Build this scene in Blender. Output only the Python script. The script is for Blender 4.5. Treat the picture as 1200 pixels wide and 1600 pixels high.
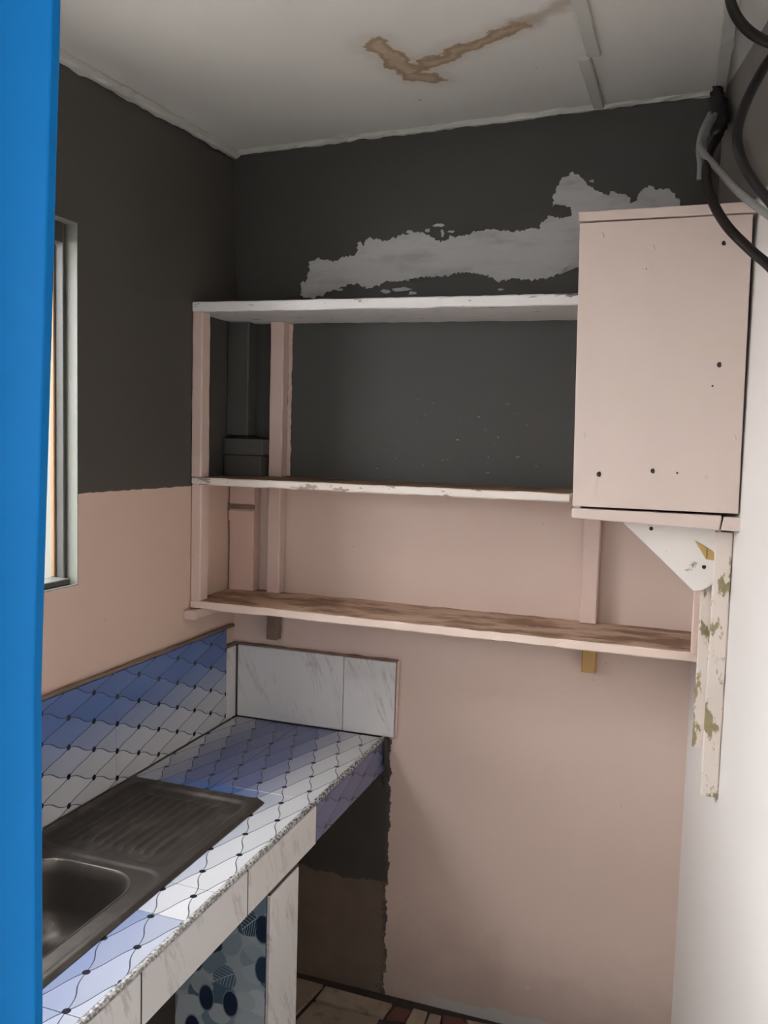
import bpy, bmesh, math, random
from mathutils import Vector, Matrix, noise as mnoise
random.seed(7)
for o in list(bpy.data.objects): bpy.data.objects.remove(o, do_unlink=True)
SC = bpy.context.scene
COL = SC.collection

# ------------------------------------------------------------------ camera
CAM = Vector((1.3065, -2.3524, 1.65)); FPX = 1346.5
AR = Vector((0.94326177, 0.33092532, 0.02730697))
AU = Vector((-0.05244551, 0.0672732, 0.99635525))
AF = Vector((-0.32788215, 0.94125594, -0.08081178))
cd = bpy.data.cameras.new('camera'); cam = bpy.data.objects.new('camera', cd); COL.objects.link(cam)
cd.sensor_fit = 'VERTICAL'; cd.sensor_height = 32; cd.lens = FPX / 1600 * 32; cd.clip_start = .02
m = Matrix((AR, AU, -AF)).transposed().to_4x4(); m.translation = CAM
cam.matrix_world = m
SC.camera = cam

# ------------------------------------------------------------------ daylight and exposure
SC.view_settings.view_transform = 'Standard'; SC.view_settings.look = 'None'
SC.view_settings.gamma = 1; SC.view_settings.use_curve_mapping = False
SC.view_settings.exposure = 2.95
wd = bpy.data.worlds.new('overcast_sky'); SC.world = wd; wd.use_nodes = True
bg = wd.node_tree.nodes['Background']; bg.inputs[0].default_value = (.95, .97, 1.0, 1); bg.inputs[1].default_value = 4.0
def portal(name, loc, rot, sx, sy):
    l = bpy.data.lights.new(name, 'AREA'); l.shape = 'RECTANGLE'; l.size = sx; l.size_y = sy; l.energy = 1
    l.cycles.is_portal = True
    o = bpy.data.objects.new(name, l); COL.objects.link(o); o.location = loc; o.rotation_euler = rot
portal('window_portal', (-.14, -1.17, 1.71), (0, -math.pi/2, 0), .82, .86)
portal('passage_portal', (-1.25, -2.95, 1.05), (0, -math.pi/2, 0), 2.3, 1.3)

# ------------------------------------------------------------------ helpers
def P(px, py, ax, val):
    d = AF + AR * ((px - 600) / FPX) - AU * ((py - 800) / FPX)
    return CAM + d * ((val - CAM[ax]) / d[ax])

class NB:
    """small node builder"""
    def __init__(s, name):
        s.m = bpy.data.materials.new(name); s.m.use_nodes = True
        s.t = s.m.node_tree; s.b = s.t.nodes['Principled BSDF']
        tc = s.t.nodes.new('ShaderNodeTexCoord'); s.obj = tc.outputs['Object']
        sp = s.t.nodes.new('ShaderNodeSeparateXYZ'); s.t.links.new(s.obj, sp.inputs[0])
        s.x, s.y, s.z = sp.outputs
    def _in(s, sock, v):
        if v is None: return
        if hasattr(v, 'links'): s.t.links.new(v, sock)
        elif isinstance(v, (tuple, list)) and len(v) == 3 and sock.type == 'RGBA': sock.default_value = (*v, 1)
        else: sock.default_value = v
    def M(s, op, a, b=None, c=None, clamp=False):
        n = s.t.nodes.new('ShaderNodeMath'); n.operation = op; n.use_clamp = clamp
        for i, v in enumerate((a, b, c)): s._in(n.inputs[i], v)
        return n.outputs[0]
    def V(s, op, a, b=None, sc=None):
        n = s.t.nodes.new('ShaderNodeVectorMath'); n.operation = op
        s._in(n.inputs[0], a); s._in(n.inputs[1], b)
        if sc is not None: s._in(n.inputs['Scale'], sc)
        return n.outputs['Value'] if op in ('DOT_PRODUCT', 'LENGTH', 'DISTANCE') else n.outputs[0]
    def xyz(s, x=0., y=0., z=0.):
        n = s.t.nodes.new('ShaderNodeCombineXYZ')
        for i, v in enumerate((x, y, z)): s._in(n.inputs[i], v)
        return n.outputs[0]
    def mul(s, k): return s.V('MULTIPLY', s.obj, k)
    def noise(s, scale, detail=4, rough=.55, vec=None, dist=0.):
        n = s.t.nodes.new('ShaderNodeTexNoise'); n.inputs['Scale'].default_value = scale
        n.inputs['Detail'].default_value = detail; n.inputs['Roughness'].default_value = rough; n.inputs['Distortion'].default_value = dist
        s._in(n.inputs['Vector'], vec if vec is not None else s.obj); return n.outputs[0]
    def voronoi(s, scale, feature='F1', vec=None, rnd=1.):
        n = s.t.nodes.new('ShaderNodeTexVoronoi'); n.feature = feature; n.inputs['Scale'].default_value = scale
        n.inputs['Randomness'].default_value = rnd
        s._in(n.inputs['Vector'], vec if vec is not None else s.obj); return n
    def step(s, v, a, b):
        n = s.t.nodes.new('ShaderNodeMapRange'); n.interpolation_type = 'SMOOTHSTEP'
        for i, k in enumerate((v, a, b, 0., 1.)): s._in(n.inputs[i], k)
        return n.outputs[0]
    def mix(s, f, a, b):
        n = s.t.nodes.new('ShaderNodeMix'); n.data_type = 'RGBA'
        s._in(n.inputs[0], f); s._in(n.inputs[6], a); s._in(n.inputs[7], b); return n.outputs[2]
    def vary(s, col, scale, amt, vec=None):
        f = s.M('MULTIPLY_ADD', s.noise(scale, 3, .5, vec), 2 * amt, 1 - amt)
        return s.V('SCALE', s.rgb(col), sc=f)
    def rgb(s, c):
        if hasattr(c, 'links'): return c
        n = s.t.nodes.new('ShaderNodeRGB'); n.outputs[0].default_value = (*c, 1); return n.outputs[0]
    def uv(s, name):
        n = s.t.nodes.new('ShaderNodeUVMap'); n.uv_map = name
        sp = s.t.nodes.new('ShaderNodeSeparateXYZ'); s.t.links.new(n.outputs[0], sp.inputs[0])
        return n.outputs[0], sp.outputs[0], sp.outputs[1]
    def seg(s, p, a, b):
        a = Vector(a); d = Vector(b) - a
        pa = s.V('SUBTRACT', p, tuple(a))
        h = s.M('DIVIDE', s.V('DOT_PRODUCT', pa, tuple(d)), d.length_squared, clamp=True)
        return s.V('LENGTH', s.V('SUBTRACT', pa, s.V('SCALE', tuple(d), sc=h)))
    def done(s, col, rough=.6, bump=None, bs=.3, bd=.002, metal=0., spec=.5):
        s._in(s.b.inputs['Base Color'], col); s._in(s.b.inputs['Roughness'], rough); s._in(s.b.inputs['Metallic'], metal)
        s.b.inputs['Specular IOR Level'].default_value = spec
        if bump is not None:
            n = s.t.nodes.new('ShaderNodeBump'); n.inputs['Strength'].default_value = bs; n.inputs['Distance'].default_value = bd
            s._in(n.inputs['Height'], bump); s.t.links.new(n.outputs[0], s.b.inputs['Normal'])
        return s.m

PINK = (.68, .525, .445); GREY = (.058, .058, .051)
# --- wall paints
def wall_bump(n): return n.M('ADD', n.noise(14, 5, .6), n.M('MULTIPLY', n.noise(120, 3), .25))
def mk_left():
    n = NB('wall_paint_left')
    up = n.step(n.M('ADD', n.z, n.M('MULTIPLY', n.noise(30, 4), .008)), 1.516, 1.518)
    g = n.vary((.072, .065, .055), 3, .18)
    fl = n.M('MULTIPLY', n.step(n.noise(1, 5, .7, n.mul((1, 18, 110))), .69, .72), n.step(n.z, 1.60, 1.53))
    g = n.mix(fl, g, (.42, .40, .37))
    p = n.vary((.66, .48, .385), 2.5, .08)
    p = n.mix(n.M('MULTIPLY', n.step(n.noise(28, 5, .6, n.mul((1, 1.6, .7))), .70, .76), .55), p, (.30, .21, .17))
    return n.done(n.mix(up, p, g), n.mix(up, (.5,)*3, (.62,)*3), wall_bump(n), .35)
def mk_back():
    n = NB('wall_paint_back')
    up = n.step(n.M('ADD', n.z, n.M('MULTIPLY', n.noise(25, 4), .01)), 1.529, 1.532)
    g = n.vary(GREY, 2.5, .15)
    reg = n.M('MULTIPLY', n.M('MULTIPLY', n.step(n.z, 1.54, 1.60), n.step(n.z, 1.82, 1.70)), n.M('MULTIPLY', n.step(n.x, .36, .5), n.step(n.x, .98, .8)))
    fl = n.M('MULTIPLY', n.step(n.noise(1, 4, .6, n.mul((34, 1, 90))), .665, .69), reg)
    g = n.mix(fl, g, (.40, .40, .38))
    dk = n.M('MULTIPLY', n.step(n.noise(1, 4, .6, n.mul((9, 1, 60))), .63, .70), reg)
    g = n.mix(n.M('MULTIPLY', dk, .5), g, (.035, .033, .028))
    p = n.vary(PINK, 2.2, .07)
    p = n.mix(n.M('MULTIPLY', n.step(n.noise(24, 6, .65), .69, .78), .5), p, (.28, .20, .17))
    spk = n.voronoi(30)
    p = n.mix(n.M('MULTIPLY', n.step(spk.outputs['Distance'], .05, .035), n.step(n.noise(5, 2, .5, n.V('ADD', n.obj, (4, 2, 9))), .55, .6)), p, (.16, .11, .09))
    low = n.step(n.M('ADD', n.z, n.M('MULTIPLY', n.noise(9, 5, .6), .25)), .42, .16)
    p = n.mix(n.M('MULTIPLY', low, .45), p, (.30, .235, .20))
    chips = n.M('MULTIPLY', n.step(n.noise(40, 4, .6), .70, .72), n.step(n.z, .35, .12))
    p = n.mix(chips, p, (.62, .59, .55))
    # unpainted cement under the worktop
    ed = n.M('ADD', n.x, n.M('MULTIPLY', n.M('SUBTRACT', n.noise(22, 6, .65), .5), .05))
    un = n.M('MULTIPLY', n.step(ed, .530, .527), n.step(n.z, .80, .795))
    rim = n.M('MULTIPLY', n.M('MULTIPLY', n.step(ed, .516, .521), n.step(ed, .532, .529)), n.step(n.z, .80, .795))
    cem = n.vary((.062, .058, .050), 8, .25)
    brn = n.vary((.17, .125, .092), 10, .3)
    brn = n.mix(n.step(n.noise(45, 3), .68, .72), brn, (.03, .025, .02))
    b2 = n.step(n.M('ADD', n.z, n.M('MULTIPLY', n.M('SUBTRACT', n.noise(14, 6, .6), .5), .10)), .335, .328)
    cem = n.mix(b2, cem, brn)
    p = n.mix(un, p, cem)
    p = n.mix(n.M('MULTIPLY', rim, n.step(n.noise(60), .45, .5)), p, (.10, .08, .065))
    # white filler smeared along the foot of the wall
    ft = n.M('MULTIPLY', n.step(n.M('ADD', n.z, n.M('MULTIPLY', n.noise(16, 5, .6), .05)), .052, .046), n.step(n.x, .62, .70))
    p = n.mix(ft, p, (.50, .48, .45))
    bl = n.M('ADD', wall_bump(n), n.M('MULTIPLY', un, -3.))
    return n.done(n.mix(up, p, g), .55, bl, .4)
def mk_right():
    n = NB('wall_paint_right')
    g = n.vary((.22, .20, .175), 3, .12)
    p = n.vary((.78, .745, .70), 2.0, .04)
    up = n.M('MULTIPLY', n.step(n.M('ADD', n.z, n.M('MULTIPLY', n.noise(8), .03)), 2.185, 2.195), n.step(n.M('ADD', n.y, n.M('MULTIPLY', n.noise(6), .02)), -.53, -.525))
    p = n.mix(n.M('MULTIPLY', n.step(n.noise(26, 5, .6), .71, .76), .5), p, (.35, .30, .26))
    # pencil strokes beside the batten
    return n.done(n.mix(up, p, g), .45, wall_bump(n), .3)
def plain(name, col, rough=.6, var=.1, scale=6, bump=20, bs=.3, metal=0., spec=.5):
    n = NB(name); return n.done(n.vary(col, scale, var), rough, n.noise(bump, 4), bs, metal=metal, spec=spec)
def mk_ceiling():
    n = NB('ceiling_paint')
    c = n.vary((.74, .72, .665), 2.2, .10)
    # brown water stain
    w = n.V('SCALE', n.xyz(n.M('SUBTRACT', n.noise(11, 5, .6), .5), n.M('SUBTRACT', n.noise(13, 5, .6, n.V('ADD', n.obj, (5, 3, 1))), .5), 0.), sc=.11)
    p = n.V('MULTIPLY', n.V('ADD', n.obj, w), (1, 1, 0))
    d1 = n.seg(p, (.635, -.545, 0), (.655, -.40, 0)); d2 = n.seg(p, (.70, -.41, 0), (.92, -.53, 0)); d0 = n.seg(p, (.655, -.37, 0), (.70, -.33, 0))
    d3 = n.seg(p, (.92, -.53, 0), (1.04, -.60, 0))
    m1 = n.M('SUBTRACT', d1, .030); m2 = n.M('SUBTRACT', d2, .020); m0 = n.M('SUBTRACT', d0, .024); m3 = n.M('SUBTRACT', d3, .012)
    d = n.M('MINIMUM', n.M('MINIMUM', m1, m2), m0)
    inn = n.step(d, .006, -.003); rng = n.M('MULTIPLY', inn, n.step(d, -.022, -.004))
    c = n.mix(n.M('MULTIPLY', n.step(d, .06, 0.), .35), c, (.50, .44, .35))
    c = n.mix(n.M('MULTIPLY', n.step(m3, .03, -.01), .6), c, (.33, .25, .16))
    c = n.mix(inn, c, n.mix(n.noise(30, 4), (.62, .50, .38), (.40, .28, .17)))
    c = n.mix(n.M('MULTIPLY', rng, .8), c, n.mix(n.noise(20, 3), (.40, .29, .18), (.24, .165, .09)))
    fl = n.M('MULTIPLY', n.step(n.noise(26, 5, .7), .715, .74), .8)
    c = n.mix(fl, c, (.10, .09, .075))
    return n.done(c, .6, n.M('ADD', n.noise(5, 3), n.noise(40, 3)), .25)
def painted(name, col, under, amt=.62, sc=18, stretch=(1, 1, 1), rough=.5, var=.08, ua=1.):
    n = NB(name); v = n.mul(stretch)
    w = n.step(n.noise(sc, 6, .65, v), amt, amt + .05)
    u = n.mix(n.noise(sc * 2), under, tuple(k * .35 for k in under))
    c = n.mix(n.M('MULTIPLY', w, ua), n.vary(col, 5, var, v), u)
    h = n.M('ADD', n.M('MULTIPLY', w, -1.), n.noise(1, 4, .6, n.mul(tuple(k * 40 for k in stretch))))
    return n.done(c, rough, h, .3, .0015)
def mk_marble():
    n = NB('marble_tile'); uvv, u, v = n.uv('uv')
    w = n.V('ADD', uvv, n.V('SCALE', n.xyz(n.noise(9, 4, .6, uvv), n.noise(9, 4, .6, n.V('ADD', uvv, (3, 7, 0))), 0.), sc=.030))
    q = n.V('DOT_PRODUCT', w, (30., 12., 0)); r = n.V('DOT_PRODUCT', w, (-1.6, 4., 0))
    k = n.noise(1., 4, .62, n.xyz(q, r, 0.))
    vein = n.M('MULTIPLY', n.step(n.M('ABSOLUTE', n.M('SUBTRACT', k, .56)), .045, .0), n.step(n.noise(7, 3, .5, uvv), .40, .62))
    c = n.mix(n.M('MULTIPLY', vein, .48), n.vary((.70, .69, .675), 4, .05), (.36, .34, .315))
    return n.done(c, .16, n.noise(8), .03)
def mk_print():
    n = NB('printed_wire_tile'); uvv, u, v = n.uv('uv'); _, g, g2 = n.uv('grad'); _, slp, _ = n.uv('slope')
    p = n.M('DIVIDE', u, .0886); q = n.M('DIVIDE', v, .0685)
    s1 = n.M('SUBTRACT', q, n.M('MULTIPLY', p, .5)); s2 = n.M('ADD', q, n.M('MULTIPLY', p, .5))
    def cf(s): return n.M('SUBTRACT', n.M('FRACT', n.M('ADD', s, .5)), .5)
    d1, d2 = cf(s1), cf(s2)
    dx = n.M('MULTIPLY', n.M('SUBTRACT', d2, d1), .0886); dz = n.M('MULTIPLY', n.M('ADD', d1, d2), .03425)
    dd = n.V('LENGTH', n.xyz(dx, dz, 0.))
    dot = n.step(dd, .0072, .0064)
    wav1 = n.M('MULTIPLY', n.M('SINE', n.M('MULTIPLY', s2, 2 * math.pi)), -.032)
    wav2 = n.M('MULTIPLY', n.M('SINE', n.M('MULTIPLY', s1, 2 * math.pi)), .048)
    l1 = n.step(n.M('ABSOLUTE', cf(n.M('ADD', s1, wav1))), .022, .012)
    l2 = n.step(n.M('ABSOLUTE', cf(n.M('ADD', s2, wav2))), .019, .011)
    f1 = n.M('SUBTRACT', .5, n.M('FRACT', n.M('ADD', s1, wav1))); f2 = n.M('SUBTRACT', .5, n.M('FRACT', n.M('ADD', s2, wav2)))
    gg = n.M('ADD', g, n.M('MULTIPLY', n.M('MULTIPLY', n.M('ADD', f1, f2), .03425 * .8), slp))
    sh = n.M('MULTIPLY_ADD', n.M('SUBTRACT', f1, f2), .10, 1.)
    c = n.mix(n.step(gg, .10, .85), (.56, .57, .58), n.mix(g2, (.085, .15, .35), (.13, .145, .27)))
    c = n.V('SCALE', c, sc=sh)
    ln = n.M('MAXIMUM', l1, l2)
    c = n.mix(n.M('MULTIPLY', ln, .9), c, (.035, .04, .055)); c = n.mix(dot, c, (.012, .015, .03))
    return n.done(c, .13, n.M('ADD', n.M('MULTIPLY', n.M('MAXIMUM', ln, dot), -1.), n.M('MULTIPLY', n.noise(5), .6)), .08, .001)
def mk_leaf():
    n = NB('pebble_leaf_tile'); uvv, u, v = n.uv('uv')
    c = n.vary((.36, .44, .49), 8, .12)
    def layer(c, sc, off, st, thr, prob, blues):
        vec = n.V('MULTIPLY', n.V('ADD', uvv, off), st)
        vo = n.voronoi(sc, 'F1', vec, .75); vo.voronoi_dimensions = '2D'; ds = vo.outputs['Distance']
        sp = n.t.nodes.new('ShaderNodeSeparateColor'); n.t.links.new(vo.outputs['Color'], sp.inputs[0])
        r, gq, b = sp.outputs
        k = n.rgb(blues[0])
        for i, t in enumerate((.22, .42, .62, .82)): k = n.mix(n.step(r, t, t + .001), k, blues[i + 1])
        rad = n.M('MULTIPLY_ADD', gq, .14, thr)
        # engraved lines inside some of the shapes
        dl = n.V('SUBTRACT', vec, vo.outputs['Position'])
        ax = n.V('DOT_PRODUCT', dl, (.85, .5, 0)); ay = n.V('DOT_PRODUCT', dl, (-.5, .85, 0))
        vs = n.M('SINE', n.M('MULTIPLY', n.M('ADD', ax, n.M('ABSOLUTE', ay)), 620.))
        vein = n.M('MAXIMUM', n.step(vs, .75, .95), n.step(n.M('ABSOLUTE', ay), .0012, .0006))
        k = n.mix(n.M('MULTIPLY', vein, n.step(b, .86, .861)), k, (.42, .50, .55))
        inside = n.M('MULTIPLY', n.step(ds, n.M('ADD', rad, .012), rad), n.step(gq, prob, prob - .001))
        edge = n.M('MULTIPLY', inside, n.step(ds, n.M('SUBTRACT', rad, .05), n.M('SUBTRACT', rad, .02)))
        c = n.mix(inside, c, k)
        return n.mix(n.M('MULTIPLY', edge, .5), c, (.40, .48, .53))
    c = layer(c, 17, (0, 0, 0), (1, 1, 1), .50, 1.1, [(.08, .15, .22), (.26, .35, .41), (.40, .49, .54), (.50, .58, .62), (.17, .26, .33)])
    c = layer(c, 15, (.31, .17, 0), (1, 1.2, 1), .38, .66, [(.012, .035, .08), (.05, .11, .18), (.42, .51, .55), (.10, .18, .25), (.32, .41, .46)])
    c = layer(c, 12.5, (.83, .57, 0), (1.45, .9, 1), .34, .42, [(.010, .025, .06), (.02, .05, .10), (.012, .03, .07), (.03, .07, .12), (.010, .025, .06)])
    return n.done(c, .16, n.noise(6), .03)
def mk_steel(name, dirt=.92):
    n = NB(name)
    f = n.M('MULTIPLY', n.step(n.noise(1, 5, .65, n.mul((11, 5, 8))), .20, .55), dirt)
    c = n.mix(f, (.20, .18, .155), (.026, .020, .015))
    return n.done(c, n.M('MULTIPLY_ADD', f, .25, .28), n.noise(1, 4, .6, n.mul((160, 18, 60))), .05, .0005, metal=n.M('MULTIPLY_ADD', f, -.8, 1.))
def mk_bead():
    n = NB('worn_edge_bead')
    f = n.M('MULTIPLY', n.step(n.noise(150, 4, .6), .47, .52), n.M('MULTIPLY_ADD', n.step(n.y, -1.2, -.3), .35, .65))
    return n.done(n.mix(f, (.50, .49, .47), (.022, .020, .018)), .4, n.M('MULTIPLY', f, -1.), .4)
def mk_floor_tile(name, col):
    n = NB(name); c = n.vary(col, 14, .25)
    c = n.mix(n.M('MULTIPLY', n.step(n.noise(22, 5, .65), .55, .7), .6), c, (.10, .07, .05))
    return n.done(c, .4, n.noise(30), .1)
def mk_patch():
    n = NB('white_filler')
    k = n.noise(1, 5, .65, n.V('MULTIPLY', n.obj, (6, 1, 22)))
    c = n.mix(n.step(k, .45, .75), (.52, .52, .515), (.36, .36, .36))
    return n.done(c, .8, k, .5, .003)
def mk_blue():
    n = NB('blue_gloss_paint')
    c = n.vary((.003, .150, .42), 4, .06)
    c = n.mix(n.M('MULTIPLY', n.step(n.noise(24, 4, .6), .68, .76), .4), c, (.015, .09, .25))
    return n.done(c, .45, n.noise(30), .1, spec=.06)
def mk_shelf_top(name, a, b):
    n = NB(name); k = n.noise(1, 5, .65, n.mul((5, 13, 1)))
    c = n.mix(n.step(k, .40, .60), a, b); c = n.mix(n.step(n.noise(1, 5, .7, n.mul((30, 60, 1))), .64, .70), c, (.04, .022, .014))
    return n.done(c, .65, k, .3)
def mk_glass():
    n = NB('window_glass'); t = n.t
    tr = t.nodes.new('ShaderNodeBsdfTransparent'); tr.inputs[0].default_value = (.95, .95, .95, 1)
    gl = t.nodes.new('ShaderNodeBsdfGlossy'); gl.inputs['Roughness'].default_value = .05
    mx = t.nodes.new('ShaderNodeMixShader'); mx.inputs[0].default_value = .07
    t.links.new(tr.outputs[0], mx.inputs[1]); t.links.new(gl.outputs[0], mx.inputs[2])
    t.links.new(mx.outputs[0], t.nodes['Material Output'].inputs[0]); return n.m

MAT = dict(
    left=mk_left(), back=mk_back(), right=mk_right(), ceiling=mk_ceiling(), marble=mk_marble(), print=mk_print(), leaf=mk_leaf(),
    steel=mk_steel('sink_steel'), bowl=mk_steel('bowl_steel', .3), bead=mk_bead(), patch=mk_patch(), blue=mk_blue(), glass=mk_glass(),
    cement=plain('raw_cement', (.075, .068, .058), .9, .3, 9, 40, .5),
    grout=plain('brown_grout', (.21, .145, .105), .9, .3, 20, 60, .5),
    darkgrout=plain('dark_grout', (.05, .04, .033), .9, .3, 20, 60, .5),
    reveal=plain('reveal_plaster', (.17, .175, .15), .7, .1, 8, 30, .3),
    winframe=plain('window_frame_paint', (.055, .055, .048), .6, .2, 14, 30, .3),
    winwood=plain('window_frame_wood', (.22, .12, .05), .6, .2, 14, 30, .3),
    cornice=painted('cornice_paint', (.56, .55, .50), (.08, .07, .06), .70, 30),
    white=painted('white_shelf_paint', (.82, .80, .77), (.26, .17, .11), .63, 16, (1, 3, 4)),
    midedge=painted('stained_shelf_edge', (.80, .72, .64), (.34, .20, .11), .58, 12, (1, 4, 3), ua=.7),
    pinkwood=painted('pink_timber_paint', (.70, .53, .455), (.16, .11, .08), .70, 24),
    pinklow=painted('pink_shelf_edge', (.80, .64, .54), (.30, .19, .12), .64, 12, (1, 4, 4), ua=.7),
    cabinet=painted('pink_cabinet_paint', (.68, .56, .49), (.40, .31, .26), .76, 10, (1.5, 1, .6), var=.05),
    gusset=painted('white_bracket_paint', (.78, .74, .68), (.40, .33, .27), .66, 16),
    batten=painted('peeling_batten_paint', (.74, .65, .57), (.40, .33, .15), .54, 22, (1.2, 1.2, .6), ua=.95),
    bare=painted('bare_timber', (.50, .31, .10), (.30, .18, .07), .6, 12, (8, 8, 1)),
    topmid=mk_shelf_top('stained_board_top', (.30, .18, .10), (.16, .09, .05)),
    toplow=mk_shelf_top('dirty_board_top', (.58, .40, .29), (.24, .135, .08)),
    chase=painted('boxing_paint_grey', (.078, .075, .066), (.45, .42, .36), .74, 16),
    chasepink=painted('boxing_paint_pink', (.68, .475, .39), (.25, .16, .12), .72, 20),
    dirt=plain('black_debris', (.022, .019, .016), .95, .3, 40, 60, .6),
    hole=plain('rusty_nail', (.025, .018, .014), .8, .2, 40, 60, .3),
    cable=plain('cable_rubber', (.010, .008, .008), .55, .1, 20, 60, .1, spec=.25),
    cablebrown=plain('cable_rubber_brown', (.014, .009, .008), .55, .1, 20, 60, .1, spec=.25),
    wire=plain('grey_wire', (.27, .27, .26), .6, .15, 40, 80, .3),
    tape=plain('black_tape', (.012, .011, .011), .5, .1, 40, 80, .3),
    ground=plain('outside_concrete', (.34, .33, .31), .9, .15, 2, 20, .3),
    outwall=plain('outside_plaster', (.64, .61, .60), .9, .1, 2, 20, .3),
    addedwall=plain('added_wall_plaster', (.62, .60, .60), .9, .08, 2, 20, .3),
    ft1=mk_floor_tile('floor_tile_beige', (.30, .235, .175)), ft2=mk_floor_tile('floor_tile_cream', (.36, .29, .22)), ft3=mk_floor_tile('floor_tile_maroon', (.12, .045, .035)),
)

def link(name, bm, mats, parent=None, smooth=False):
    me = bpy.data.meshes.new(name); bm.normal_update(); bm.to_mesh(me); bm.free()
    if not isinstance(mats, (list, tuple)): mats = [mats]
    for q in mats: me.materials.append(MAT[q])
    if smooth:
        for f in me.polygons: f.use_smooth = True
    o = bpy.data.objects.new(name, me); COL.objects.link(o)
    if parent: o.parent = parent
    return o
def tag(o, label=None, cat=None, group=None, kind=None):
    if label: o['label'] = label
    if cat: o['category'] = cat
    if group: o['group'] = group
    if kind: o['kind'] = kind
    return o
def empty(name, loc=(0, 0, 0)):
    o = bpy.data.objects.new(name, None); COL.objects.link(o); o.empty_display_size = .05; return o
def bm_new(): return bmesh.new()
def add_hex(bm, v8, mi=0):
    """v8: bottom 4 ccw, top 4 ccw"""
    vs = [bm.verts.new(v) for v in v8]
    fs = [(3, 2, 1, 0), (4, 5, 6, 7), (0, 1, 5, 4), (1, 2, 6, 5), (2, 3, 7, 6), (3, 0, 4, 7)]
    out = []
    for f in fs:
        q = bm.faces.new([vs[i] for i in f]); q.material_index = mi; out.append(q)
    return out
def add_box(bm, x0, x1, y0, y1, z0, z1, mi=0):
    return add_hex(bm, [(x0, y0, z0), (x1, y0, z0), (x1, y1, z0), (x0, y1, z0), (x0, y0, z1), (x1, y0, z1), (x1, y1, z1), (x0, y1, z1)], mi)
def bevel(bm, w, seg=2):
    bmesh.ops.bevel(bm, geom=list(bm.edges), offset=w, segments=seg, affect='EDGES', profile=.6, clamp_overlap=True)
def prism(poly, ext, bw=0.):
    """closed polygon (list of xyz) extruded by vector ext"""
    bm = bm_new(); vs = [bm.verts.new(p) for p in poly]; f = bm.faces.new(vs)
    r = bmesh.ops.extrude_face_region(bm, geom=[f]); nv = [g for g in r['geom'] if isinstance(g, bmesh.types.BMVert)]
    bmesh.ops.translate(bm, verts=nv, vec=Vector(ext))
    bmesh.ops.recalc_face_normals(bm, faces=list(bm.faces))
    if bw: bevel(bm, bw, 2)
    return bm
def nz(p, s, k=0): return mnoise.noise(Vector(p) * s + Vector((k * 7.3, k * 3.1, k * 5.7)))
def plank(name, a, b, side, up, mats, parent=None, seg=24, jit=.0015, rnd=.003, topmat=None, frontjit=0.):
    """board swept from a to b (its back-bottom edge); side = depth vector toward the front, up = thickness vector.
    topmat: material index of the upper faces."""
    a, b, side, up = map(Vector, (a, b, side, up)); bm = bm_new()
    sl, ul = side.length, up.length; sh, uh = side / sl, up / ul
    r = min(rnd, ul * .3, sl * .3)
    sec = [(r, 0), (sl - r, 0), (sl, r), (sl, ul - r), (sl - r, ul), (r, ul), (0, ul - r), (0, r)]
    rings = []
    for i in range(seg + 1):
        t = i / seg; c = a.lerp(b, t); ring = []
        for j, (s, u) in enumerate(sec):
            p = c + sh * s + uh * u
            k = jit * (nz(p, 22, j) + .6 * nz(p, 70, j + 3))
            fj = frontjit * nz((t * 40, j * .3, 0), 1.) if j in (2, 3) else 0
            p = p + sh * (k * (1 if 1 <= j <= 4 else -1) + fj) + uh * (k * (1 if 3 <= j <= 6 else -1))
            ring.append(bm.verts.new(p))
        rings.append(ring)
    n = len(sec)
    for i in range(seg):
        for j in range(n):
            f = bm.faces.new([rings[i][j], rings[i][(j + 1) % n], rings[i + 1][(j + 1) % n], rings[i + 1][j]])
            if topmat is not None and j == 4: f.material_index = topmat
    bm.faces.new(rings[0][::-1]); bm.faces.new(rings[-1])
    bmesh.ops.recalc_face_normals(bm, faces=list(bm.faces))
    return link(name, bm, mats, parent)
def post(name, x0, x1, y0, y1, z0, z1, mats, parent, dx=0., **k):
    return plank(name, (x0, y1, z0), (x0 + dx, y1, z1), (0, y0 - y1, 0), (x1 - x0, 0, 0), mats, parent, **k)
def spline(pts, n=10):
    pts = [Vector(p) for p in pts]; P_ = [pts[0] * 2 - pts[1]] + pts + [pts[-1] * 2 - pts[-2]]; out = []
    for i in range(1, len(P_) - 2):
        for k in range(n):
            t = k / n; p0, p1, p2, p3 = P_[i - 1:i + 3]
            out.append(.5 * ((2 * p1) + (p2 - p0) * t + (2 * p0 - 5 * p1 + 4 * p2 - p3) * t * t + (3 * p1 - p0 - 3 * p2 + p3) * t ** 3))
    out.append(pts[-1]); return out
def tube_bm(pts, rad, n=10, jit=0., bm=None):
    bm = bm or bm_new(); rings = []; up = Vector((.3, .9, .2)).normalized()
    for i, p in enumerate(pts):
        t = (pts[min(i + 1, len(pts) - 1)] - pts[max(i - 1, 0)]).normalized()
        s = t.cross(up).normalized(); u = s.cross(t).normalized(); up = u
        r = rad(i / (len(pts) - 1)) if callable(rad) else rad
        rings.append([bm.verts.new(p + (s * math.cos(2 * math.pi * k / n) + u * math.sin(2 * math.pi * k / n)) * (r * (1 + jit * nz(p, 60, k)))) for k in range(n)])
    for i in range(len(rings) - 1):
        for k in range(n):
            bm.faces.new([rings[i][k], rings[i][(k + 1) % n], rings[i + 1][(k + 1) % n], rings[i + 1][k]])
    bm.faces.new(rings[0][::-1]); bm.faces.new(rings[-1])
    bmesh.ops.recalc_face_normals(bm, faces=list(bm.faces))
    return bm
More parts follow.
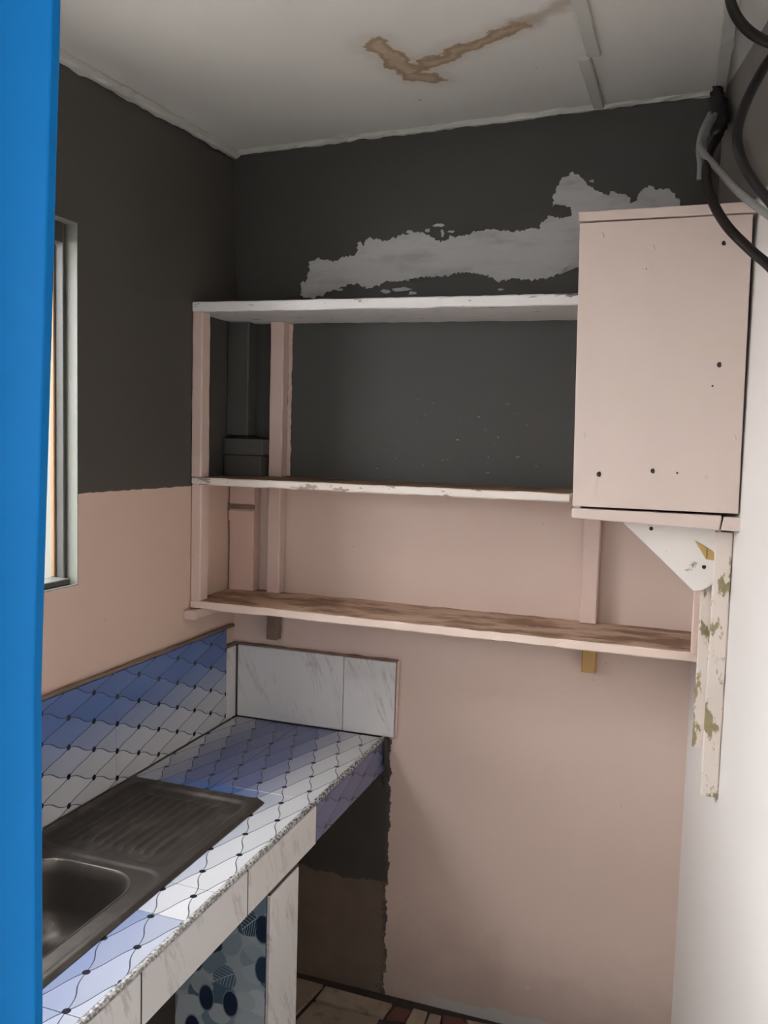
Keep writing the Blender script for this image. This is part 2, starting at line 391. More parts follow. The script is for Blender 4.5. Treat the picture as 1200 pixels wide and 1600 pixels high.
def tile(name, o, U, Vv, W, mat, parent, uv0=(0, 0), grad=None, bw=.0015):
    """tile with corner o, edge vectors U and Vv on its face, face normal W (thickness vector). uv in metres; grad=(g at v0, g at v1, tint)"""
    o, U, Vv, W = map(Vector, (o, U, Vv, W)); bm = bm_new()
    ul, vl = U.length, Vv.length
    add_hex(bm, [o, o + U, o + U + Vv, o + Vv, o + W, o + U + W, o + U + Vv + W, o + Vv + W])
    bmesh.ops.recalc_face_normals(bm, faces=list(bm.faces))
    bevel(bm, bw, 1)
    l1 = bm.loops.layers.uv.new('uv'); l2 = bm.loops.layers.uv.new('grad'); l3 = bm.loops.layers.uv.new('slope')
    for f in bm.faces:
        for l in f.loops:
            d = l.vert.co - o; u = d.dot(U) / ul; v = d.dot(Vv) / vl
            l[l1].uv = (uv0[0] + u, uv0[1] + v)
            if grad: l[l3].uv = ((grad[1] - grad[0]) / vl, 0)
            if grad: l[l2].uv = (grad[0] + (grad[1] - grad[0]) * v / vl, grad[2])
    return link(name, bm, mat, parent)

# ------------------------------------------------------------------ room shell
RX0, RS = 1.347, -.18                       # right wall: x = RX0 + RS*y (it splays outwards)
def rw(y): return RX0 + RS * y
CH = lambda x, y: 2.5042 + .0276 * x + .0414 * y
WY0, WY1, WZ0, WZ1 = -1.60, -.728, 1.303, 2.118     # window opening
YF = -1.75                                  # front wall plane (doorway)
def S(o, label, cat): return tag(o, label, cat, kind='structure')

bm = bm_new(); add_box(bm, -.15, 1.75, YF, .12, -.1, -.012)
floor = S(link('floor', bm, 'darkgrout'), 'brown mortar floor set with broken beige tiles below the worktop', 'floor')
bm = bm_new(); add_box(bm, -.15, 1.5, 0, .12, -.02, 2.62)
wall_back = S(link('wall_back', bm, 'back'), 'back wall painted dark grey above and pink below, behind the shelves', 'wall')
# left wall with the window opening, leaning outwards a little near the ceiling
bm = bm_new()
def lw(y0, y1, z0, z1):
    zs = [z0] + [z for z in (2.0,) if z0 < z < z1] + [z1]
    for a, b in zip(zs, zs[1:]):
        dx = lambda z: -.024 * max(0, (z - 2.0) / .5)
        add_hex(bm, [(-.15, y0, a), (dx(a), y0, a), (dx(a), y1, a), (-.15, y1, a), (-.15, y0, b), (dx(b), y0, b), (dx(b), y1, b), (-.15, y1, b)])
lw(WY1, 0, -.02, 2.62); lw(YF, WY0, -.02, 2.62); lw(WY0, WY1, -.02, WZ0); lw(WY0, WY1, WZ1, 2.62)
wall_left = S(link('wall_left', bm, 'left'), 'left wall painted grey above and pink below, with the window opening', 'wall')
bm = bm_new()
add_hex(bm, [(rw(0), 0, -.02), (rw(YF), YF, -.02), (rw(YF) + .15, YF, -.02), (rw(0) + .15, 0, -.02), (rw(0), 0, 2.62), (rw(YF), YF, 2.62), (rw(YF) + .15, YF, 2.62), (rw(0) + .15, 0, 2.62)])
bmesh.ops.recalc_face_normals(bm, faces=list(bm.faces))
wall_right = S(link('wall_right', bm, 'right'), 'bright off-white right wall behind the cabinet battens', 'wall')
# front wall with the doorway the photograph is taken through
bm = bm_new(); add_box(bm, -.15, .64, YF - .12, YF, -.02, 2.62); add_box(bm, 1.60, 1.85, YF - .12, YF, -.02, 2.62); add_box(bm, .64, 1.60, YF - .12, YF, 2.13, 2.62)
wall_front = S(link('wall_front', bm, 'outwall'), 'plastered front wall around the doorway', 'wall')
# ceiling board
bm = bm_new()
c4 = [(-.1, YF), (1.72, YF), (1.72, .05), (-.1, .05)]
add_hex(bm, [(x, y, CH(x, y)) for x, y in c4] + [(x, y, CH(x, y) + .03) for x, y in c4])
ceiling = S(link('ceiling', bm, 'ceiling'), 'off-white board ceiling with a brown water stain', 'ceiling')
bm = bm_new()
c4 = [(1.072, YF), (1.72, YF), (1.72, .0), (1.058, .0)]
add_hex(bm, [(x, y, CH(x, y) - .004) for x, y in c4] + [(x, y, CH(x, y) + .001) for x, y in c4])
link('ceiling_panel', bm, 'ceiling', ceiling)
for (xa, xb, ya, yb, dz) in ((1.032, 1.060, -.338, -.002, .012), (1.052, 1.083, YF + .02, -.341, .010)):
    plank('cover_strip', (xa, ya, CH(xa, ya) - dz), (xa - .012 * (yb - ya) / .5 * 0, yb, CH(xa, yb) - dz), (xb - xa, 0, 0), (0, 0, dz - .0005), 'cornice', ceiling, seg=16, jit=.0012)
plank('cover_strip', (1.322, -.02, CH(1.32, -.02) - .012), (1.345, YF + .02, CH(1.345, YF) - .012), (.03, .005, 0), (0, 0, .0115), 'cornice', ceiling, seg=30, jit=.002)
# cornice beads
def cornice(name, a, b, w, h, side, label):
    o = plank(name, a, b, side * w if isinstance(side, Vector) else side, (0, 0, h), 'cornice', None, seg=90, jit=.0035, rnd=.006)
    return S(o, label, 'trim')
cornice('trim_1', (-.03, YF + .01, CH(0, YF) - .022), (-.02, -.0, CH(0, 0) - .022), .022, .024, Vector((1, 0, 0)), 'rough white bead between ceiling and left wall')
cornice('trim_2', (-.02, .004, CH(0, 0) - .014), (rw(0) - .03, .004, CH(rw(0), 0) - .014), .018, .016, Vector((0, -1, 0)), 'rough white bead between ceiling and back wall')

# window in the left wall
win = S(empty('window_1', (-.08, (WY0 + WY1) / 2, WZ0)), 'grey framed window with pale glass in the left wall', 'window')
def wbox(name, mat, *a):
    b = bm_new(); add_box(b, *a); bevel(b, .002, 1); return link(name, b, mat, win)
bm = bm_new()
add_box(bm, -.145, -.0005, WY1 - .002, WY1 - .0002, WZ0, WZ1); add_box(bm, -.145, -.0005, WY0 + .0002, WY0 + .002, WZ0, WZ1)
add_box(bm, -.145, -.0005, WY0 + .002, WY1 - .002, WZ1 - .002, WZ1 - .0002); add_box(bm, -.145, -.0005, WY0 + .002, WY1 - .002, WZ0 + .0002, WZ0 + .002)
link('reveal', bm, 'reveal', win)
for y0, y1 in ((WY1 - .012, WY1 - .0022), (WY0 + .0022, WY0 + .012)): wbox('frame_jamb', 'winframe', -.066, -.030, y0, y1, WZ0 + .002, WZ1 - .002)
wbox('frame_head', 'winframe', -.066, -.030, WY0 + .012, WY1 - .012, WZ1 - .045, WZ1 - .002)
wbox('frame_sill', 'winframe', -.066, -.012, WY0 + .012, WY1 - .012, WZ0 + .002, WZ0 + .016)
for y0, y1 in ((WY1 - .017, WY1 - .0122), (WY0 + .0122, WY0 + .017)): wbox('sash_stile', 'winwood', -.064, -.052, y0, y1, WZ0 + .0165, WZ1 - .046)
wbox('pane', 'glass', -.060, -.057, WY0 + .0175, WY1 - .0175, WZ0 + .0165, WZ1 - .046)

# blue door jamb, very near on the left
ypl = YF - .02
edge = [(97, -60), (94, 100), (90, 230), (86, 380), (81, 560), (75, 760), (69, 960), (66, 1080), (67, 1300), (68, 1660)]
pts = [P(px, py, 1, ypl + .010) for px, py in edge]
prof = [(pts[0].x + .004, 2.13)] + [(p.x, p.z) for p in pts] + [(pts[-1].x - .001, 0.)]
poly = [(x, ypl, z) for x, z in prof] + [(.63, ypl, 0.), (.63, ypl, 2.13)]
S(link('door_1', prism(poly, (0, .010, 0), .002), 'blue'), 'glossy bright blue door jamb at the left edge of the view', 'door')

# ------------------------------------------------------------------ tiles on the walls
ZC = .785
def wall_tile_left(y0, y1, z0, z1a, z1b, mat, **k):
    return tile('tile', (.004, y0, z0), (0, y1 - y0, 0), (0, 0, z1a - z0), (.016, 0, 0), mat, wall_left, **k)
# lattice on the left wall passes through y=-.610, z=.939
def uvl(y, z): return (y + .610, z - .939)
yj = [-1.68, -1.147, -.611, -.074]
for y0, y1 in zip(yj, yj[1:]):
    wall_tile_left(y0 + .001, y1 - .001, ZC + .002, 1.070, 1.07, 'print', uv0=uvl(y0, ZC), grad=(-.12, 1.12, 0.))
wall_tile_left(-.073, -.016, ZC + .002, 1.010, 1.01, 'marble', uv0=(.3, 0))
def grout(a, b, side, up, mat='grout', par=None, j=.002, seg=40):
    return plank('mortar_line', a, b, side, up, mat, par, seg=seg, jit=j, rnd=.003)
grout((.001, -1.68, 1.069), (.001, -.02, 1.069), (.015, 0, 0), (0, 0, .009), par=wall_left)
grout((.001, -.0735, 1.010), (.001, -.0005, 1.010), (.018, 0, 0), (0, 0, .008), par=wall_left, seg=6)
for x0, x1 in ((.024, .3775), (.3795, .5405)):
    tile('tile', (x0, -.002, ZC + .003), (x1 - x0, 0, 0), (0, 0, .224), (0, -.012, 0), 'marble', wall_back, uv0=(x0 * 1.7, .4 * x0))
grout((.02, -.001, 1.012), (.545, -.001, 1.012), (0, -.012, 0), (0, 0, .007), par=wall_back)
grout((.542, -.001, ZC + .01), (.545, -.001, 1.016), (0, -.010, 0), (.006, 0, 0), mat='pinkwood', par=wall_back, seg=14)
bm = bm_new(); add_box(bm, .016, .0245, -.017, -.001, ZC, 1.012); link('mortar_line', bm, 'darkgrout', wall_back)

# white filler patch and flakes on the back wall
OUT = [(470, 463), (478, 440), (484, 424), (484, 409), (497, 404), (520, 408), (540, 402), (557, 397), (562, 376), (566, 384), (580, 372), (592, 375), (605, 378), (625, 367), (655, 362), (672, 368), (690, 379), (705, 370), (722, 369), (745, 362), (770, 358), (800, 362), (825, 359), (842, 357), (849, 346), (862, 336), (880, 343), (894, 338), (893, 327), (880, 319), (866, 322), (864, 310), (869, 297), (880, 280), (893, 270), (905, 273), (918, 287), (932, 300), (951, 305), (955, 300), (985, 308), (986, 318), (992, 316), (1003, 298), (1014, 290), (1030, 297), (1041, 293), (1053, 305), (1063, 316), (1070, 345), (1010, 380), (925, 398), (905, 402), (893, 412), (880, 425), (862, 433), (835, 438), (800, 436), (778, 440), (762, 431), (740, 428), (718, 425), (700, 431), (680, 432), (655, 434), (628, 440), (606, 440), (592, 447), (572, 449), (556, 444), (540, 446), (517, 454), (499, 464), (484, 467)]
def filler(outline, jit, name='filler_patch', par=wall_back, th=.003, mat='patch'):
    pts = []
    for i, (x, y) in enumerate(outline):
        x2, y2 = outline[(i + 1) % len(outline)]; L = math.hypot(x2 - x, y2 - y); k = max(1, int(L / 2.6))
        for q in range(k):
            t = q / k; a = x + (x2 - x) * t; b = y + (y2 - y) * t
            pts.append((a + random.uniform(-jit, jit), b + random.uniform(-jit, jit)))
    poly = [P(a, b, 1, -.0006) for a, b in pts]
    bm = bm_new(); f = bm.faces.new([bm.verts.new(p) for p in poly])
    r = bmesh.ops.extrude_face_region(bm, geom=[f]); bmesh.ops.translate(bm, verts=[g for g in r['geom'] if isinstance(g, bmesh.types.BMVert)], vec=(0, -th, 0))
    bmesh.ops.triangulate(bm, faces=list(bm.faces)); bmesh.ops.recalc_face_normals(bm, faces=list(bm.faces))
    return link(name, bm, mat, par)
filler(OUT, 2.3)
for cx, cy, rx, ry in ((686, 352, 9, 3), (668, 360, 5, 3), (692, 364, 3, 7), (628, 452, 16, 5), (603, 456, 8, 4), (645, 458, 10, 3), (640, 362, 5, 3), (782, 452, 6, 2), (925, 283, 4, 3), (474, 448, 4, 9), (530, 452, 7, 3), (705, 362, 6, 2)):
    n = 9; filler([(cx + rx * math.cos(2 * math.pi * i / n) * random.uniform(.5, 1.2), cy + ry * math.sin(2 * math.pi * i / n) * random.uniform(.5, 1.2)) for i in range(n)], .8, 'filler_flake', th=.002)

# ------------------------------------------------------------------ floor tiles (broken pieces)
def ftile(poly, mat):
    link('floor_tile', prism([(x, y, -.012) for x, y in poly], (0, 0, .011 + random.uniform(-.002, .001)), .0015), mat, floor)
def FP(px, py): q = P(px, py, 2, 0.); return (q.x, q.y)
ftile([FP(464, 1527), FP(505, 1538), FP(440, 1605), FP(425, 1590)], 'ft1')
ftile([FP(509, 1540), FP(613, 1568), FP(598, 1588), FP(493, 1560)], 'ft2')
ftile([FP(490, 1564), FP(592, 1590), FP(560, 1640), FP(445, 1612)], 'ft1')
ftile([FP(618, 1571), FP(645, 1578), FP(633, 1592), FP(604, 1588)], 'ft3')
ftile([FP(646, 1574), FP(668, 1580), FP(662, 1600), FP(634, 1597)], 'ft2')
ftile([FP(672, 1582), FP(690, 1586), FP(685, 1606), FP(664, 1602)], 'ft1')
ftile([FP(692, 1584), FP(722, 1590), FP(735, 1606), FP(690, 1606)], 'ft3')
ftile([FP(728, 1592), FP(790, 1604), FP(760, 1640), FP(740, 1610)], 'ft1')
y = -.22; r_ = 0
while y > YF + .05:
    h = random.uniform(.12, .24); x = .02 if y > -.5 else .02
    x += random.uniform(0, .1)
    while x < rw(y) - .05:
        w = random.uniform(.12, .33); x1 = min(x + w, rw(y) - .02); y1 = max(y - h, YF + .01)
        s = random.uniform(-.02, .02)
        if not (x < .54 and y1 < -.57 and y > -.78):
            ftile([(x + s, y - .004), (x1 - .01 + s, y - .004), (x1 - .01, y1 + .005), (x, y1 + .005)], random.choice(('ft1', 'ft2', 'ft1', 'ft3')))
        x = x1 + .004
    y -= h

# ------------------------------------------------------------------ tiled worktop
ctr = tag(empty('kitchen_counter'), 'tiled concrete kitchen worktop with blue and white wire-patterned tiles', 'counter')
XF = .505; SX0, SX1, SY0, SY1 = .028, .402, -1.40, -.553      # sink outline
BX0, BX1, BY0, BY1 = .095, .350, -1.335, -.972                # bowl opening
bm = bm_new(); z0, z1 = .69, ZC - .011
hx0, hx1, hy0, hy1 = BX0 - .012, BX1 + .012, BY0 - .012, BY1 + .012
add_box(bm, .022, hx0, YF + .002, -.014, z0, z1); add_box(bm, hx1, XF - .004, YF + .002, -.014, z0, z1)
add_box(bm, hx0, hx1, hy1, -.014, z0, z1); add_box(bm, hx0, hx1, YF + .002, hy0, z0, z1)
link('slab', bm, 'cement', ctr)
# support wall below the slab
bm = bm_new(); add_box(bm, .004, XF - .003, -.735, -.606, 0, z0 - .002); link('support_wall', bm, 'cement', ctr)
# printed tiles on the top: lattice through x=.334, y=-.102
def uvt(x, y): return (y + .102, x - .334)
XB = .236
tj = [-.016, -.503, -1.066, -1.60, YF + .004]
for a, b in zip(tj[1:], tj):
    for x0, x1, g0, g1 in ((.024, XB, .25, 1.15), (XB + .001, XF - .003, 1.15 if b > -1 else .95, -.10 if b > -1 else .38)):
        pieces = [(x0, x1, a, b)]
        # cut away what lies under the bowl / sink
        out = []
        for (u0, u1, v0, v1) in pieces:
            if v1 <= hy0 or v0 >= hy1 or u1 <= hx0 or u0 >= hx1: out.append((u0, u1, v0, v1)); continue
            if v1 > hy1: out.append((u0, u1, hy1, v1))
            if v0 < hy0: out.append((u0, u1, v0, hy0))
            m0, m1 = max(v0, hy0), min(v1, hy1)
            if u0 < hx0: out.append((u0, hx0, m0, m1))
            if u1 > hx1: out.append((hx1, u1, m0, m1))
        for (u0, u1, v0, v1) in out:
            gg = lambda u: g0 + (g1 - g0) * (u - x0) / (x1 - x0)
            # edge vectors: U along +y, V along +x ; thickness up
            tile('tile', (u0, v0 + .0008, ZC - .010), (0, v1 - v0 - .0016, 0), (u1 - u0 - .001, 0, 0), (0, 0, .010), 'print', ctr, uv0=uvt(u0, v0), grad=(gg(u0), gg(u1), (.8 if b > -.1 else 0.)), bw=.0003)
# front tiles
ya = [-.004, -.503, -.847, -1.210, -1.574, YF + .004]
for i, (b, a) in enumerate(zip(ya, ya[1:])):
    if i == 0: tile('front_tile', (XF - .003, a + .001, .684), (0, b - a - .002, 0), (0, 0, .092), (.010, 0, 0), 'print', ctr, uv0=(.03, .02), grad=(.75, .95, 1.))
    else: tile('front_tile', (XF - .003, a + .0016, .680), (0, b - a - .0032, 0), (0, 0, .096), (.010, 0, 0), 'marble', ctr, uv0=(a * 1.3, i * .37))
for yq in ya[1:-1]:
    bm = bm_new(); add_box(bm, XF - .0030, XF + .0066, yq - .0016, yq + .0016, .681, .776); link('mortar_line', bm, 'darkgrout', ctr)
bm = bm_new(); add_box(bm, XF - .0030, XF + .0060, -.744, -.602, .6702, .6795); link('mortar_line', bm, 'darkgrout', ctr)
bm = bm_new(); add_box(bm, XF - .0028, XF - .0022, -.7436, -.7362, .004, .670); link('mortar_line', bm, 'darkgrout', ctr)
# rounded bead on the edge
plank('edge_bead', (XF - .0035, YF + .004, ZC - .008), (XF - .0035, -.005, ZC - .008), (.0125, 0, 0), (0, 0, .0115), 'bead', ctr, seg=160, jit=.0004, rnd=.005)
# end tiles of the support wall, and the leaf tiles on its near face
for za, zb in ((.272, .672), (.004, .270)):
    tile('end_tile', (XF - .002, -.744, za), (0, .142, 0), (0, 0, zb - za - .002), (.010, 0, 0), 'marble', ctr, uv0=(za + .1, za * 2.1))
    tile('leaf_tile', (.276, -.736, za), (.226, 0, 0), (0, 0, zb - za - .002), (0, -.008, 0), 'leaf', ctr, uv0=(1.0, za * 1.7))
for k, (dx, dy) in enumerate(((0, 0), (.004, -.012))):
    bmx = bm_new(); bmesh.ops.create_icosphere(bmx, subdivisions=2, radius=.02)
    for v in bmx.verts: v.co = Vector((v.co.x * .5, v.co.y * .6, v.co.z * (2.2 if k == 0 else .8))) * (1 + .5 * nz(v.co, 60)) + Vector((.519 + dx, -.020 + dy, .745 - k * .08))
    link('mortar_lump', bmx, 'darkgrout', ctr)

# ------------------------------------------------------------------ sink
sink = tag(empty('kitchen_sink', (0, 0, 0)), 'stained stainless steel sink with ridged drainboard set into the worktop', 'sink')
def rr(x, y, x0, x1, y0, y1, r):
    cx, cy = (x0 + x1) / 2, (y0 + y1) / 2; qx = abs(x - cx) - (x1 - x0) / 2 + r; qy = abs(y - cy) - (y1 - y0) / 2 + r
    return math.hypot(max(qx, 0), max(qy, 0)) + min(max(qx, qy), 0) - r
def sm(a, b, v): t = max(0, min(1, (v - a) / (b - a))); return t * t * (3 - 2 * t)
def hz(x, y):
    z = ZC + .0085
    e = rr(x, y, SX0, SX1, SY0, SY1, .02)
    z -= .007 * sm(-.007, 0, e)                         # rolled outer edge
    d = rr(x, y, SX0 + .032, SX1 - .028, BY1 + .045, SY1 - .030, .03)
    k = sm(.004, -.012, d); z -= .0075 * k
    rg = abs(((x - SX0) / .0255) % 1 - .5) * 2
    z += k * .0050 * sm(.35, .85, rg) * sm(-.03, -.06, d)
    i = rr(x, y, SX0 + .014, SX1 - .012, SY0 + .014, BY1 + .03, .05)
    z -= .003 * sm(.0, -.012, i)
    return z
def grid(fn, xs, ys, keep):
    bm = bm_new(); V = {}
    def gv(i, j):
        if (i, j) not in V: V[i, j] = bm.verts.new((xs[i], ys[j], fn(xs[i], ys[j])))
        return V[i, j]
    for i in range(len(xs) - 1):
        for j in range(len(ys) - 1):
            if keep((xs[i] + xs[i + 1]) / 2, (ys[j] + ys[j + 1]) / 2): bm.faces.new([gv(i, j), gv(i + 1, j), gv(i + 1, j + 1), gv(i, j + 1)])
    return bm
lin = lambda a, b, n: [a + (b - a) * i / n for i in range(n + 1)]
bowl_sd = lambda x, y: rr(x, y, BX0, BX1, BY0, BY1, .075)
bm = grid(hz, lin(SX0, SX1, 150), lin(SY0, SY1, 280), lambda x, y: bowl_sd(x, y) > -.001 and rr(x, y, SX0, SX1, SY0, SY1, .02) < .001)
link('drainboard', bm, 'steel', sink, True)
# bowl: rings of a rounded rectangle going down
def rring(ins, z, n=16):
    pts = []; x0, x1, y0, y1 = BX0 + ins, BX1 - ins, BY0 + ins, BY1 - ins; r = max(.03, .075 - ins * .6)
    for cx, cy, a0 in ((x1 - r, y1 - r, 0), (x0 + r, y1 - r, 90), (x0 + r, y0 + r, 180), (x1 - r, y0 + r, 270)):
        for k in range(n): a = math.radians(a0 + 90 * k / (n - 1)); pts.append((cx + r * math.cos(a), cy + r * math.sin(a), z))
    return pts
bm = bm_new(); zt = ZC + .0058
prof = [(-.004, zt + .0006), (0, zt), (.003, zt - .004), (.006, zt - .03), (.012, zt - .09), (.020, zt - .125), (.038, zt - .142), (.07, zt - .146), (.11, zt - .149)]
rings = [[bm.verts.new(p) for p in rring(a, z)] for a, z in prof]
for A, B in zip(rings, rings[1:]):
    for k in range(len(A)): bm.faces.new([A[k], B[k], B[(k + 1) % len(A)], A[(k + 1) % len(A)]])
bm.faces.new(rings[-1])
bmesh.ops.recalc_face_normals(bm, faces=list(bm.faces)); bmesh.ops.reverse_faces(bm, faces=list(bm.faces))
link('bowl', bm, 'bowl', sink, True)

# ------------------------------------------------------------------ shelving rack
rack = tag(empty('wall_shelving'), 'three-tier painted timber wall shelving across the back wall above the worktop', 'shelves')
FY = -.2557
plank('shelf_board', (.002, -.002, 1.993), (1.046, -.002, 1.985), (0, FY + .002, 0), (0, 0, .027), ['white'], rack, seg=60, jit=.0013, rnd=.003)
plank('shelf_board', (.004, -.002, 1.517), (1.046, -.002, 1.518), (0, FY + .002, 0), (0, 0, .021), ['midedge', 'topmid'], rack, seg=60, jit=.0013, rnd=.003, topmat=1)
plank('shelf_board', (.003, -.002, 1.167), (1.352, -.002, 1.160), (0, FY + .002, 0), (0, 0, .022), ['pinklow', 'toplow'], rack, seg=70, jit=.0015, rnd=.003, topmat=1)
post('upright', .001, .033, FY + .001, FY + .045, 1.5395, 1.992, 'pinkwood', rack, jit=.0011)
post('upright', .001, .033, FY + .003, FY + .047, 1.190, 1.516, 'pinkwood', rack, jit=.0011)
post('upright', .133, .176, -.042, -.003, 1.5395, 1.992, 'pinkwood', rack, jit=.0011)
post('upright', .133, .174, -.042, -.003, 1.190, 1.516, 'pinkwood', rack, jit=.0011)
post('upright', 1.060, 1.104, -.042, -.003, 1.186, 1.48, 'pinkwood', rack, jit=.0011)
post('cleat', .134, .168, -.040, -.003, 1.045, 1.166, 'grout', rack, jit=.002)
post('cleat', 1.071, 1.107, -.040, -.003, 1.052, 1.1605, 'bare', rack, jit=.001)
plank('cleat', (.001, -.285, 1.140), (.001, -.05, 1.140), (.036, 0, 0), (0, 0, .0255), 'pinkwood', rack, seg=12, jit=.002)
# pink paint smears on the wall beside the rear upright
plank('paint_smear', (.174, -.0006, 1.541), (.174, -.0006, 1.991), (.011, 0, 0), (0, -.0022, 0), 'pinkwood', rack, seg=90, jit=.0045, rnd=.0005)
plank('paint_smear', (.126, -.0006, 1.70), (.126, -.0006, 1.90), (.008, 0, 0), (0, -.0022, 0), 'pinkwood', rack, seg=40, jit=.004, rnd=.0005)

# boxed-in pipe in the corner behind the shelves
box = tag(empty('pipe_boxing'), 'painted boxed-in pipe with a stepped block in the corner behind the shelves', 'pipe boxing')
post('column', .002, .072, -.062, -.003, 1.66, 1.990, 'chase', box, jit=.001)
post('block', .002, .134, -.085, -.003, 1.602, 1.648, 'chase', box, jit=.002)
post('block', .002, .126, -.078, -.003, 1.5395, 1.599, 'chase', box, jit=.002)
post('lower_column', .006, .088, -.045, -.003, 1.190, 1.516, 'chasepink', box, jit=.0015)
post('collar', .004, .092, -.050, -.0462, 1.437, 1.452, 'grout', box, jit=.002, seg=10)
post('collar', .005, .090, -.049, -.0462, 1.400, 1.432, 'chasepink', box, jit=.002, seg=10)
for k in range(16):
    bmx = bm_new(); bmesh.ops.create_icosphere(bmx, subdivisions=1, radius=random.uniform(.006, .013))
    for v in bmx.verts: v.co = Vector((v.co.x * 1.3, v.co.y, v.co.z * .8)) * (1 + .6 * nz(v.co, 120, k)) + Vector((.012 + .11 * k / 15, -.05 + random.uniform(-.025, .02), 1.650))
    link('debris', bmx, 'dirt', box)

# ------------------------------------------------------------------ wall cabinet
cab = tag(empty('wall_cabinet'), 'pale pink painted wooden wall cabinet fixed to the right wall under the hanging cables', 'cabinet')
CY = -.40
def quad(pxs, y): return [P(a, b, 1, y) for a, b in pxs]
fp = link('front_panel', prism(quad([(906, 348.5), (1177, 334), (1153.5, 803), (894.5, 790.5)], CY - .002), (0, .016, 0), .0018), 'cabinet', cab)
tb = quad([(903.5, 331), (1183, 314), (1183, 331), (904.5, 345.5)], CY - .006)
link('top_board', prism(tb, (0, .395, 0), .002), 'cabinet', cab)
bb = quad([(893.5, 794), (1128, 806), (1124, 828.5), (893, 809.5)], CY - .006)
link('bottom_board', prism(bb, (0, .395, 0), .003), 'cabinet', cab)
link('end_block', prism(quad([(1131, 808), (1159.5, 809), (1157.5, 831), (1126, 828.5)], CY - .006), (0, .05, 0), .002), 'cabinet', cab)
bm = bm_new()
add_hex(bm, [(1.073, CY + .016, 1.512), (1.089, CY + .016, 1.512), (1.089, -.004, 1.512), (1.073, -.004, 1.512), (1.062, CY + .016, 2.140), (1.078, CY + .016, 2.140), (1.078, -.004, 2.140), (1.062, -.004, 2.140)])
link('side_panel', bm, 'cabinet', cab)
for px, py, r in ((1131, 380, .0042), (1124, 570, .0048), (936, 741, .0050), (1020, 736, .0046), (1058, 739, .0022), (1113, 603, .002), (1010, 420, .0012)):
    c = P(px, py, 1, CY - .0022); bmx = bm_new(); bmesh.ops.create_icosphere(bmx, subdivisions=2, radius=r)
    for v in bmx.verts: v.co = Vector((v.co.x, v.co.y * .35, v.co.z * 1.15)) * (1 + .35 * nz(v.co, 300)) + c
    link('nail', bmx, 'hole', fp)
for px, py in ((942, 368), (1021, 387), (1148, 684), (913, 680), (1103, 744)):
    c = P(px, py, 1, CY - .0018); bmx = bm_new(); bmesh.ops.create_icosphere(bmx, subdivisions=2, radius=.006)
    for v in bmx.verts: v.co = Vector((v.co.x * .6, v.co.y * .25, v.co.z * 1.1)) * (1 + .4 * nz(v.co, 200)) + c
    link('filled_nail', bmx, 'cabinet', fp)
# bracket and battens below it
bkt = link('bracket', prism(quad([(969, 812), (1128, 827), (1119, 862), (1118, 905), (1111, 915), (1098, 922), (1084, 924)], -.352), (0, .02, 0), .0015), 'gusset', cab)
link('bracket_splinter', prism(quad([(1086, 845), (1108, 858), (1119, 866), (1117, 876), (1103, 874)], -.355), (0, .004, 0), .0008), 'bare', bkt)
for px, py in ((1017.5, 826), (1100, 886)):
    c = P(px, py, 1, -.353); bmx = bm_new(); bmesh.ops.create_icosphere(bmx, subdivisions=2, radius=.0045)
    for v in bmx.verts: v.co = Vector((v.co.x, v.co.y * .4, v.co.z)) + c
    link('nail', bmx, 'hole', bkt)
post('support_batten', 1.374, 1.4105, -.362, -.332, .888, 1.476, 'batten', cab, jit=.0012, seg=40)
post('support_batten', 1.352, 1.390, -.330, -.300, .985, 1.476, 'batten', cab, jit=.0018, seg=40)
post('support_batten', 1.338, 1.366, -.298, -.262, 1.192, 1.476, 'pinkwood', cab, jit=.0012)

# ------------------------------------------------------------------ cables hanging at the upper right
def cable(name, pl, rad, mat, label, parts=None):
    t = tube_bm(spline(pl), rad, 12)
    o = link(name, t, mat, None, True); return tag(o, label, 'cable', 'loose cables by the right wall')
def CP(*l): return [P(px, py, 1, y) for px, py, y in l]
cable('electric_cable', CP((1128, -75, -.62), (1137, -30, -.68), (1143, 8, -.72), (1158, 36, -.74), (1182, 57, -.76), (1212, 68, -.78), (1250, 62, -.77)), .0088, 'cable', 'thick black cable looping across the top right corner')
cable('electric_cable', CP((1262, 40, -.70), (1212, 82, -.73), (1183, 125, -.75), (1160, 175, -.76), (1152, 215, -.76), (1160, 252, -.76), (1180, 287, -.75), (1215, 330, -.74), (1240, 365, -.73)), .0085, 'cable', 'black cable bowed out beside the right wall above the cabinet')
cable('electric_cable', CP((1121, 216, -.17), (1109, 238, -.26), (1104, 272, -.38), (1112, 311, -.48), (1135, 352, -.55), (1170, 388, -.59), (1198, 412, -.62), (1210, 424, -.63)), .0095, 'cablebrown', 'dark brown cable crossing the upper right of the cabinet')
gw = tag(empty('grey_wire'), 'frayed grey wire hanging from black tape above the cabinet', 'wire', 'loose cables by the right wall')
link('strand', tube_bm(spline(CP((1117, 180, -.15), (1103, 200, -.20), (1094, 226, -.25), (1101, 241, -.30), (1122, 265, -.38), (1150, 296, -.47), (1185, 325, -.53), (1212, 344, -.56), (1228, 355, -.57))), .0074, 10), 'wire', gw, True)
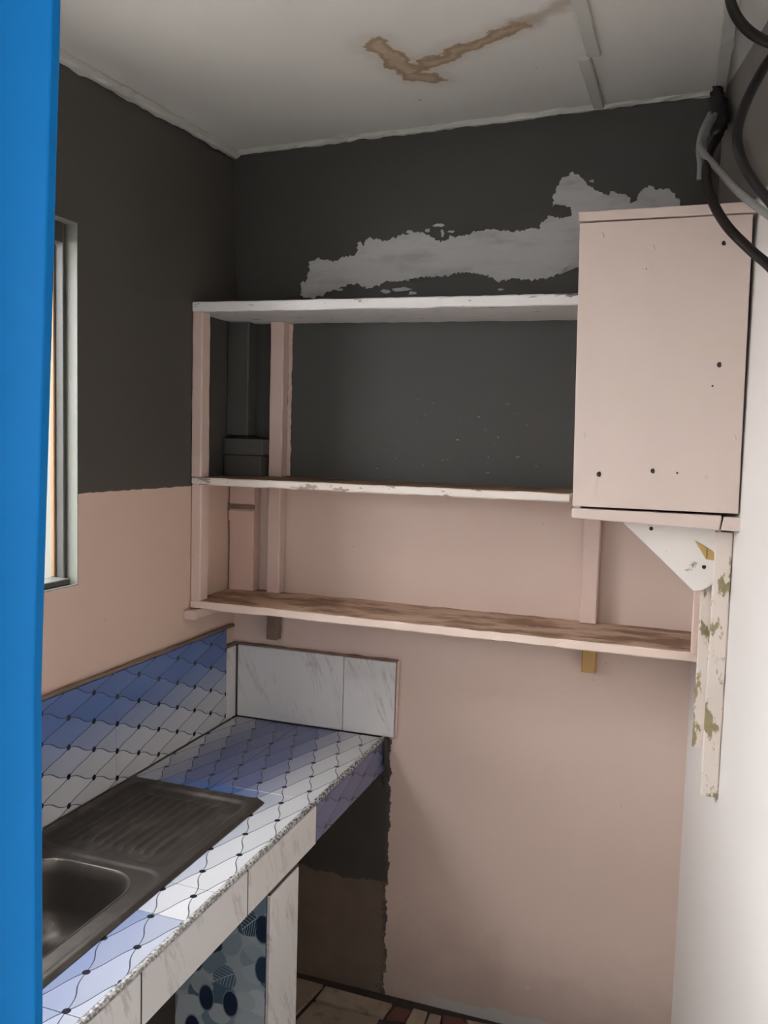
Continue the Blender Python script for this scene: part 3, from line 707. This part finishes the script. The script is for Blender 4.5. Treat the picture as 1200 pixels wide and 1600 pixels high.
link('strand', tube_bm(spline(CP((1110, 178, -.15), (1097, 206, -.20), (1092, 232, -.225), (1094, 255, -.23), (1093, 281, -.23))), .0068, 10), 'wire', gw, True)
link('strand', tube_bm(spline(CP((1113, 184, -.16), (1101, 208, -.21), (1097, 232, -.24), (1104, 242, -.27))), .0105, 10, .4), 'wire', gw, True)
link('tape', tube_bm(spline(CP((1124, 127, -.035), (1121, 150, -.07), (1126, 182, -.11), (1121, 212, -.14))), lambda t: .010 + .010 * math.sin(t * 2.6) ** 2, 12, .5), 'tape', gw, True)

# ------------------------------------------------------------------ outside
# unseen roofed passage, added to cut the sky light reaching the doorway
bm = bm_new(); add_box(bm, -1.3, 2.5, -4.2, YF - .12, 2.45, 2.55)
tag(link('added_passage_roof', bm, 'outwall'), 'added unseen flat roof outside the doorway, holding back sky light', 'roof', kind='structure')
bm = bm_new(); add_box(bm, 2.4, 2.5, -4.2, YF - .12, -.1, 2.45); add_box(bm, 1.85, 2.4, YF - .12, YF, -.1, 2.45)
add_box(bm, -1.3, -1.2, -4.2, -3.6, -.1, 2.45); add_box(bm, -1.3, -1.2, -2.3, YF - .12, -.1, 2.45); add_box(bm, -1.3, -1.2, -3.6, -2.3, 2.2, 2.45)  # opening left in the added side wall to let some daylight in
tag(link('added_passage_wall', bm, 'outwall'), 'added unseen side walls outside the doorway, limiting the light from there', 'wall', kind='structure')
bm = bm_new(); add_box(bm, -1.3, 2.4, -4.2, -4.1, -.1, 2.45)  # added end wall, stops light from behind the viewpoint
tag(link('added_passage_wall', bm, 'outwall'), 'added unseen end wall behind the viewpoint, closing off light from there', 'wall', kind='structure')
bm = bm_new(); add_box(bm, -2.0, -1.85, -7, 5, -.1, 1.92)  # added wall, its height set to shape the light through the window
tag(link('added_boundary_wall', bm, 'addedwall'), 'added pale low wall outside the window, blocking the low sky', 'wall', kind='structure')
bm = bm_new(); add_box(bm, -14, 14, -14, 14, -.3, -.105)
tag(link('ground', bm, 'ground'), 'pale concrete ground outside the doorway', 'ground', kind='structure')
